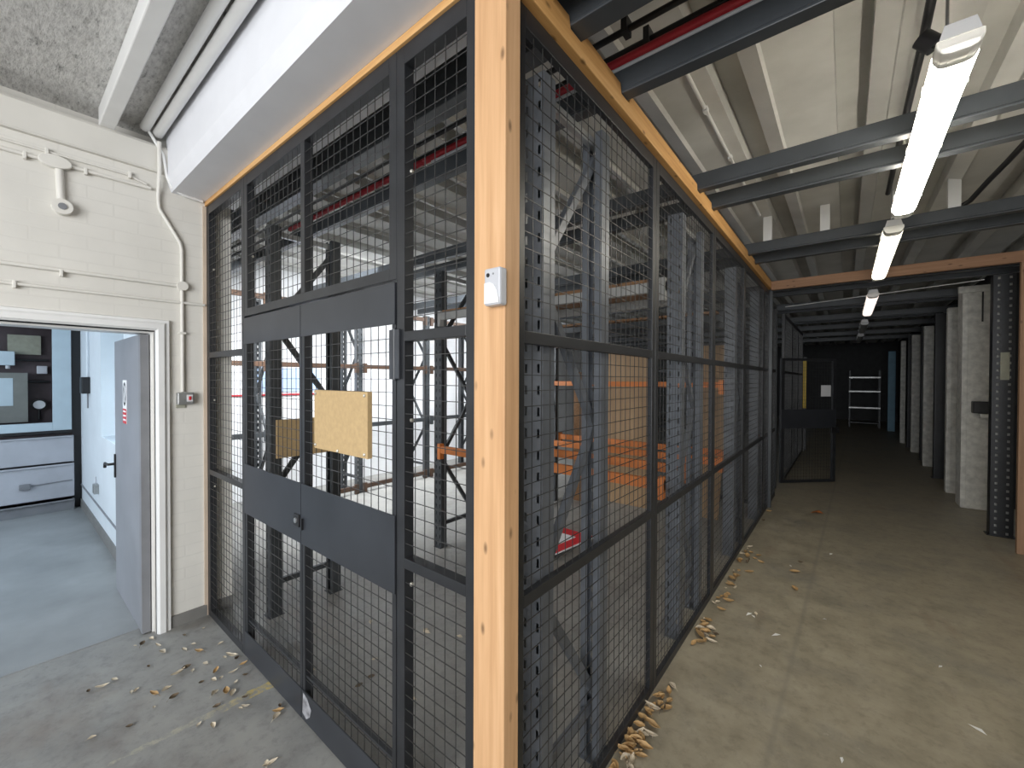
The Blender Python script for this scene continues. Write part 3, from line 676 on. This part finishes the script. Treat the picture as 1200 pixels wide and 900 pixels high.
# shelving at the far end
t = thing('shelving_unit', 'dark shelving with pale shelf edges at the far corridor end', 'shelving', (.5, 19.2, 0))
for x in (.1, .9):
    for y in (19.0, 19.5): MB().box(x - .02, x + .02, y - .02, y + .02, 0, 2.0).build('post', 'rack_dark', t)
for z in (.15, .68, 1.25, 1.74):
    s_ = MB().box(.08, .92, 18.99, 19.52, z, z + .03).build('shelf', 'rack_dark', t)
    if z > .3: MB().box(.08, .92, 18.975, 18.99, z - .01, z + .035).build('edge', 'galv', s_)
# orange scrap
p = MB().add([(-.33, 6.33, .004), (-.27, 6.30, .03), (-.20, 6.36, .012), (-.25, 6.40, .035), (-.31, 6.41, .006)], [(0, 1, 3, 4), (1, 2, 3)]).build('litter_scrap', 'orange'); tag(p, 'scrap of orange litter on the corridor floor', 'scrap')

# ------------------------------------------------------------------ left wall fittings
def conduit(name, pts, label, r=.011, saddles=()):
    t = thing(name, label, 'conduit', pts[0]); MB().tube(pts, r).build('run', 'conduit', t, smooth=True)
    for y, z, vert in saddles:
        (MB().box(-3.46, -3.433, y - .02, y + .02, z - .007, z + .007) if vert else MB().box(-3.46, -3.433, y - .007, y + .007, z - .02, z + .02)).build('saddle', 'conduit', t, bevel=.003)
    return t
XW = -3.447
conduit('wall_conduit', [(XW, -2, 2.235), (XW, .77, 2.262)], 'white conduit above the doorway ending at the round box', saddles=[(.23, 2.24, 0)])
conduit('wall_conduit', [(XW, -2, 2.145), (XW, .90, 2.153)], 'lower white conduit above the doorway running to the cage', r=.009, saddles=[(.06, 2.147, 0)])
conduit('wall_conduit', [(-3.412, .655, 3.15), (-3.412, .655, 2.95), (-3.43, .655, 2.88), (XW, .655, 2.80), (XW, .66, 2.74), (XW, .765, 2.55), (XW, .775, 2.50), (XW, .775, 1.56)], 'white conduit bending down the wall to the grey switch', saddles=[(.775, 1.95, 1)])
conduit('wall_conduit', [(XW, -2, 2.895), (XW, .50, 2.90), (XW, .60, 2.872)], 'thin white cable under the wall beam', r=.006, saddles=[(.18, 2.897, 0), (.52, 2.90, 0)])
conduit('wall_conduit', [(XW, -2, 2.842), (XW, .62, 2.853)], 'white conduit under the wall beam through the oval box', r=.010, saddles=[(.10, 2.845, 0), (.33, 2.848, 0)])
t = thing('junction_box', 'oval white conduit box under the wall beam', 'conduit box', (XW, .21, 2.85))
MB().prism([(.21 + .065 * math.cos(a), 2.852 + .036 * math.sin(a)) for a in [k * math.pi / 9 for k in range(18)]], 0, -3.46, -3.425).build('box', 'conduit', t, bevel=.004)
t = thing('ceiling_rose', 'round white rose hanging below the oval conduit box', 'rose', (XW, .235, 2.6))
MB().tube([(XW, .225, 2.83), (XW, .232, 2.64)], .018).build('drop_tube', 'conduit', t, smooth=True)
MB().tube([(-3.46, .235, 2.608), (-3.415, .235, 2.608)], .042, 18).build('rose_body', 'conduit', t, smooth=True)
MB().tube([(-3.4155, .235, 2.608), (-3.41, .235, 2.608)], .018, 12).build('centre', 'grey', t)
t = thing('junction_box', 'small round white conduit box at the right of the two level conduits', 'conduit box', (XW, .775, 2.26))
MB().tube([(-3.46, .775, 2.262), (-3.425, .775, 2.262)], .030, 16).build('box', 'conduit', t, smooth=True)
t = thing('light_switch', 'grey metal switch on the cream wall beside the doorway', 'switch', (-3.44, .785, 1.475))
MB().box(-3.46, -3.415, .742, .83, 1.475, 1.555).build('case', 'galv', t, bevel=.005)
MB().box(-3.415, -3.411, .79, .822, 1.495, 1.54).build('plate', 'paper', t); MB().box(-3.411, -3.405, .80, .812, 1.505, 1.53).build('rocker', 'red_sign', t)
MB().box(-3.46, -3.45, .742, .79, 1.452, 1.474).build('backing_tab', 'beige', t)
# white pipes along the downstand beam
pipe('white_pipe', [(-3.44, .655, 3.212), (2.6, .655, 3.212)], .028, 'white', 'fat white pipe along the top of the downstand beam')
pipe('white_pipe', [(-3.44, .592, 3.222), (2.6, .592, 3.222)], .026, 'white', 'white pipe tight under the grey ceiling boards')
pipe('white_cable', [(-3.43, .61, 3.20), (-3.42, .635, 3.15), (-3.42, .675, 3.08), (-3.425, .695, 2.95), (-3.42, .72, 2.885), (-3.43, .78, 2.862), (-3.44, .89, 2.858)], .009, 'white', 'white cable dropping round the end of the downstand beam', 'cable')

# ------------------------------------------------------------------ side room contents
t = thing('wall_hatch', 'pale blue hatch frame round a dark service recess in the side room', 'hatch', (-7.6, -.35, .95))
f = MB(); f.box(-7.66, -7.60, .425, .585, 1.0, 2.42); f.box(-7.66, -7.60, -1.3, -1.14, 1.0, 2.42); f.box(-7.66, -7.60, -1.14, .425, 1.0, 1.10); f.box(-7.66, -7.60, -1.14, .425, 2.26, 2.42)
f.build('frame', 'paleblue', t, bevel=.004)
MB().box(-7.66, -7.61, -1.3, .60, .965, 1.0).build('lower_seal', 'dark', t)
p = MB().box(-7.99, -7.96, .08, .35, 1.94, 2.18).build('lining_square', 'beige'); tag(p, 'beige square panel inside the service recess', 'panel')
t = thing('control_box', 'pale control box inside the service recess under the beige panel', 'box', (-7.93, .0, 1.80)); MB().box(-7.99, -7.86, -.14, .135, 1.80, 1.97).build('case', 'paleblue', t, bevel=.006); MB().tube([(-7.92, .08, 1.80), (-7.92, .08, 1.76)], .02).build('gland', 'plastic', t)
p = MB().box(-7.99, -7.87, -.3, .235, 1.105, 1.71).build('grey_cabinet', 'olive'); tag(p, 'olive grey cabinet inside the service recess', 'cabinet')
p = MB().box(-7.87, -7.866, -.1, .118, 1.31, 1.645).build('paper_notice', 'paleblue'); tag(p, 'pale paper sheet on the olive grey cabinet', 'paper')
p = MB().box(-7.99, -7.90, .312, .40, 1.70, 1.80).build('socket_box', 'plastic', bevel=.006); tag(p, 'small white box inside the service recess', 'box')
t = thing('round_gauge', 'round white gauge inside the service recess', 'gauge', (-7.95, .33, 1.25)); MB().tube([(-7.99, .33, 1.31), (-7.93, .33, 1.31)], .068, 20).build('rim', 'dark', t); MB().tube([(-7.93, .33, 1.31), (-7.926, .33, 1.31)], .052, 20).build('dial', 'paper', t); MB().tube([(-7.97, .33, 1.25), (-7.97, .33, 1.12)], .012).build('stem', 'dark', t)
for z in (1.87, 1.60): 
    pipe('recess_pipe', [(-7.97, -.9, z), (-7.97, .42, z)], .014, 'dark', 'dark pipe crossing the service recess at ' + ('top' if z > 1.7 else 'middle') + ' height')
for z0, z1, x, lab in [(.60, .93, -7.58, 'upper pale plinth board below the service hatch'), (.17, .585, -7.55, 'lower pale plinth board with a cable box below the service hatch'), (0, .14, -7.53, 'kick board at the floor below the service hatch')]:
    p = MB().box(-7.64, x, -5.7, .60 + (0 if z0 < .5 else 0), z0, z1).box(-7.64, x + .02, -5.7, .59, z1 - .02, z1).build('plinth_board', 'plinth' if z0 else 'grey', bevel=.006); tag(p, lab, 'board')
t = thing('cable_box', 'small grey cable box on the lower plinth board', 'box', (-7.54, .19, .32)); MB().box(-7.55, -7.51, .15, .24, .325, .39).build('case', 'grey', t, bevel=.006); MB().tube([(-7.5435, .24, .36), (-7.5435, .58, .375)], .006).build('lead', 'grey', t)
t = thing('wall_socket', 'grey socket box low on the white side room wall', 'socket', (-6.2, .65, .42)); MB().box(-6.27, -6.16, .63, .67, .42, .52).build('case', 'galv', t, bevel=.006); MB().tube([(-6.30, .66, .50), (-6.32, .66, .58)], .006).build('lead', 'plastic', t)
t = thing('switch_box', 'dark switch box on the white side room wall', 'switch', (-6.85, .62, 1.48)); MB().box(-6.95, -6.76, .60, .67, 1.47, 1.66).build('case', 'dark', t, bevel=.008); MB().tube([(-6.83, .655, 1.66), (-6.83, .655, 2.70)], .01).build('conduit', 'room_white', t); MB().tube([(-6.83, .655, 1.47), (-6.83, .655, 1.3)], .007).build('lead', 'grey', t)
wd = bpy.data.objects.new('window_2', None); C.objects.link(wd); wd.location = (-5.37, .96, 1.05); struct(wd)
f = MB(); f.box(-5.99, -5.93, .93, .97, 1.045, 2.55); f.box(-4.81, -4.75, .93, .97, 1.045, 2.55); f.box(-5.93, -4.81, .93, .97, 1.045, 1.10); f.box(-5.93, -4.81, .93, .97, 2.49, 2.55); f.build('window_frame', 'room_white', wd)
MB().box(-5.93, -4.81, .952, .958, 1.10, 2.49).build('window_pane', 'pane_blue', wd)

# ------------------------------------------------------------------ dry leaves
def leaf_mesh(seed, l, w, mat):
    r = random.Random(seed); m = MB(); n = 6; rows = []
    bend, cup = r.uniform(.5, 1.6), r.uniform(.4, 1.3)
    for i in range(n + 1):
        t = i / n; wd = w * math.sin(math.pi * (t * .92 + .04)) ** .8 * r.uniform(.85, 1.1)
        for s in (-1, -.45, .45, 1):
            rows.append(((t - .5) * l, s * wd, .004 + l * .28 * bend * (t - .5) ** 2 * 2 + cup * wd * s * s * .8 + r.uniform(0, .002)))
    fs = [(i * 4 + k, i * 4 + k + 1, i * 4 + k + 5, i * 4 + k + 4) for i in range(n) for k in range(3)]
    m.add(rows, fs); m.add([(l * .5, -.0012, .006 + l * .14 * bend), (l * .5, .0012, .006 + l * .14 * bend), (l * .78, .001, .004), (l * .78, -.001, .004)], [(0, 1, 2, 3)])
    o = m.build('dry_leaf', mat, origin=(0, 0, 0), smooth=True)
    return o
protos = []
for k, (l, w, mt) in enumerate([(.075, .016, 'leaf_tan'), (.055, .014, 'leaf_pale'), (.05, .015, 'leaf_dark'), (.09, .02, 'leaf_tan'), (.04, .012, 'leaf_pale'), (.065, .022, 'leaf_tan'), (.085, .013, 'leaf_pale')]):
    protos.append(leaf_mesh(k, l, w, mt))
used = set()
def put_leaf(x, y, k, group, label, sc=1):
    o = protos[k]
    if k in used: o = o.copy(); C.objects.link(o)
    used.add(k)
    o.location = (x, y, .001); o.rotation_euler = (random.uniform(-.15, .15), random.uniform(-.15, .15), random.uniform(0, 6.28)); o.scale = (sc, sc, sc)
    tag(o, label, 'leaf', group)
    return o
LP = [(-3.4, .6), (-3.37, .55), (-3.39, .52), (-3.28, .61), (-3.28, .74), (-3.11, .7), (-3.13, .75), (-3.02, .75), (-3.18, .61), (-3.08, .53), (-3.09, .39), (-3.07, .34), (-3.08, .29), (-2.9, .43), (-2.9, .45), (-2.79, .5), (-2.78, .55), (-2.68, .56), (-2.68, .48), (-2.88, .62), (-2.9, .66), (-2.85, .68), (-2.86, .74), (-2.74, .76), (-2.67, .73), (-2.7, .68), (-2.66, .76), (-2.66, .82), (-2.58, .85), (-2.56, .8), (-2.55, .7), (-2.51, .74), (-2.48, .76), (-2.4, .79), (-2.34, .75), (-2.33, .77), (-2.44, .68), (-2.38, .59), (-2.32, .63), (-2.17, .86), (-2.14, .84), (-2.2, .88), (-2.84, .83), (-2.82, .86), (-2.77, .87), (-3.28, .84), (-3.01, .86), (-2.69, .88), (-2.67, .26), (-2.62, .38), (-1.91, .71), (-1.9, .72)]
for i, (x, y) in enumerate(LP):
    put_leaf(x, y, [1, 2, 4, 6, 2, 4, 1, 0][i % 8], 'dry leaves before the cage doors', 'dry curled leaf lying on the grey floor before the cage doors', random.choice([.55, .7, .9]))
RP = [(-.74, 1.7), (-.74, 1.75), (-.75, 1.78), (-.73, 1.7), (-.75, 1.83), (-.74, 1.8), (-.7, 1.76), (-.72, 1.69), (-.75, 1.9), (-.75, 1.94), (-.74, 2.0), (-.74, 2.06), (-.73, 2.15), (-.71, 2.26), (-.71, 2.21), (-.71, 1.87), (-.72, 2.83), (-.7, 2.91), (-.65, 2.86), (-.64, 2.9), (-.68, 2.79), (-.74, 2.89), (-.74, 3.0), (-.68, 2.95), (-.68, 3.24), (-.73, 3.6), (-.71, 3.7), (-.67, 3.65), (-.74, 4.25), (-.68, 4.23), (-.64, 4.37), (-.62, 4.46), (-.69, 4.5), (-.75, 4.41), (-.58, 4.31), (-.71, 3.99), (-.72, 3.44), (-.74, 3.3), (-.69, 3.51), (-.74, 5.61), (-.74, 6.04)]
rr = random.Random(3)
for i in range(42): RP.append((-.755 + abs(rr.gauss(0, .035)), rr.uniform(1.35, 2.15)))
for i in range(14): RP.append((-.745 + abs(rr.gauss(0, .05)), rr.uniform(2.7, 3.05)))
for i in range(22): RP.append((-.745 + abs(rr.gauss(0, .05)), rr.uniform(3.3, 4.9)))
for i, (x, y) in enumerate(RP):
    k = [0, 3, 5, 1, 0, 4, 3, 6, 5, 2][i % 10]
    g = 'heaped' if y < 2.4 else ('in a small drift' if y < 3.2 else 'scattered further along')
    put_leaf(x, y, k, 'dry leaves ' + g + ' at the cage foot', 'dry tan leaf ' + g + ' at the foot of the corridor mesh', random.choice([.6, .8, 1.0]))
for x, y, lab in [(-.3, 3.93, 'curled tan leaf alone on the open corridor floor'), (-.31, 4.53, 'small dark leaf alone on the corridor floor'), (-.48, 3.34, 'pale leaf flake on the corridor floor by the second mesh panel'), (-.33, 4.28, 'pale leaf fleck beyond the curled tan leaf')]:
    put_leaf(x, y, 3 if 'tan' in lab else (2 if 'dark' in lab else 4), None, lab, .9)
for x, y, k in [(-.49, 3.3, 0), (-.52, 3.31, 1), (-.37, 2.75, 2), (.44, 3.4, 0), (.5, 2.9, 1), (.49, 2.53, 2), (-.0, 2.29, 0), (-.34, 3.15, 1), (-.1, 3.57, 2), (-.1, 4.95, 1), (-.37, 4.41, 0)]:
    l_ = [.02, .035, .013][k]; a_ = rr.uniform(0, 6.28); ca, sa = math.cos(a_), math.sin(a_)
    q = [(-l_, -l_ * .2), (0, -l_ * .4), (l_, 0), (l_ * .2, l_ * .35)]
    p = MB().add([(x + u_ * ca - v_ * sa, y + u_ * sa + v_ * ca, .0015 + (i % 2) * .004) for i, (u_, v_) in enumerate(q)], [(0, 1, 2, 3)]).build('paint_flake', 'white'); tag(p, 'white paint flake on the corridor floor', 'flake', 'white flakes on the corridor floor')
for k in range(18):
    put_leaf(rr.uniform(-2.6, -.9), rr.uniform(1.1, 1.9), [2, 1, 4][k % 3], 'dry leaves inside the cage', 'dry leaf on the floor inside the cage near the doors', .8)

# ------------------------------------------------------------------ light
def area(name, loc, target, sx, sy, power, col, spread=180):
    l = bpy.data.lights.new(name, 'AREA'); l.shape = 'RECTANGLE'; l.size = sx; l.size_y = sy; l.energy = power; l.color = col; l.spread = math.radians(spread)
    o = bpy.data.objects.new(name, l); C.objects.link(o); o.location = loc
    o.rotation_euler = (V(target) - V(loc)).to_track_quat('-Z', 'Y').to_euler(); return o
area('daylight_entrance', (.3, -3.6, 2.0), (-2.4, .9, 1.6), 3.4, 2.6, 158, (.97, .985, 1), 125)
area('daylight_side_room', (-5.6, -2.6, 1.9), (-5.8, .67, .7), 2.6, 1.6, 92, (.78, .89, 1))
area('daylight_cage_window', (-4.75, 1.25, 2.1), (-5.7, 4.0, .7), 1.2, 1.6, 130, (.95, .98, 1), 130)
area('fill_cage_rear', (-4.6, 4.6, 3.16), (-6.2, 4.6, 1.0), 4.4, .7, 190, (.95, .98, 1), 125)  # added fill lamp brightening the cage rear wall; the ceiling has no opening here
W = bpy.data.worlds.new('world'); S.world = W; W.use_nodes = True
W.node_tree.nodes['Background'].inputs[0].default_value = (.85, .93, 1, 1); W.node_tree.nodes['Background'].inputs[1].default_value = .35

# ------------------------------------------------------------------ camera
yaw, pit, rol = math.radians(38.866), math.radians(.649), math.radians(.182)
cy, sy = math.cos(yaw), math.sin(yaw)
fw = V((-sy * math.cos(pit), cy * math.cos(pit), -math.sin(pit))); r = V((cy, sy, 0)); u = r.cross(fw)
r, u = r * math.cos(rol) + u * math.sin(rol), u * math.cos(rol) - r * math.sin(rol)
cam = bpy.data.cameras.new('camera'); co = bpy.data.objects.new('camera', cam); C.objects.link(co); S.camera = co
cam.sensor_width = 36; cam.lens = 486.05 / 1200 * 36; cam.clip_start = .05
mw = Matrix(((r.x, u.x, -fw.x, 0), (r.y, u.y, -fw.y, 0), (r.z, u.z, -fw.z, 1.65), (0, 0, 0, 1))); co.matrix_world = mw
vs = S.view_settings; vs.view_transform = 'Standard'; vs.look = 'None'; vs.exposure = 0; vs.gamma = 1; vs.use_curve_mapping = False
S.cycles.max_bounces = 8; S.cycles.diffuse_bounces = 5
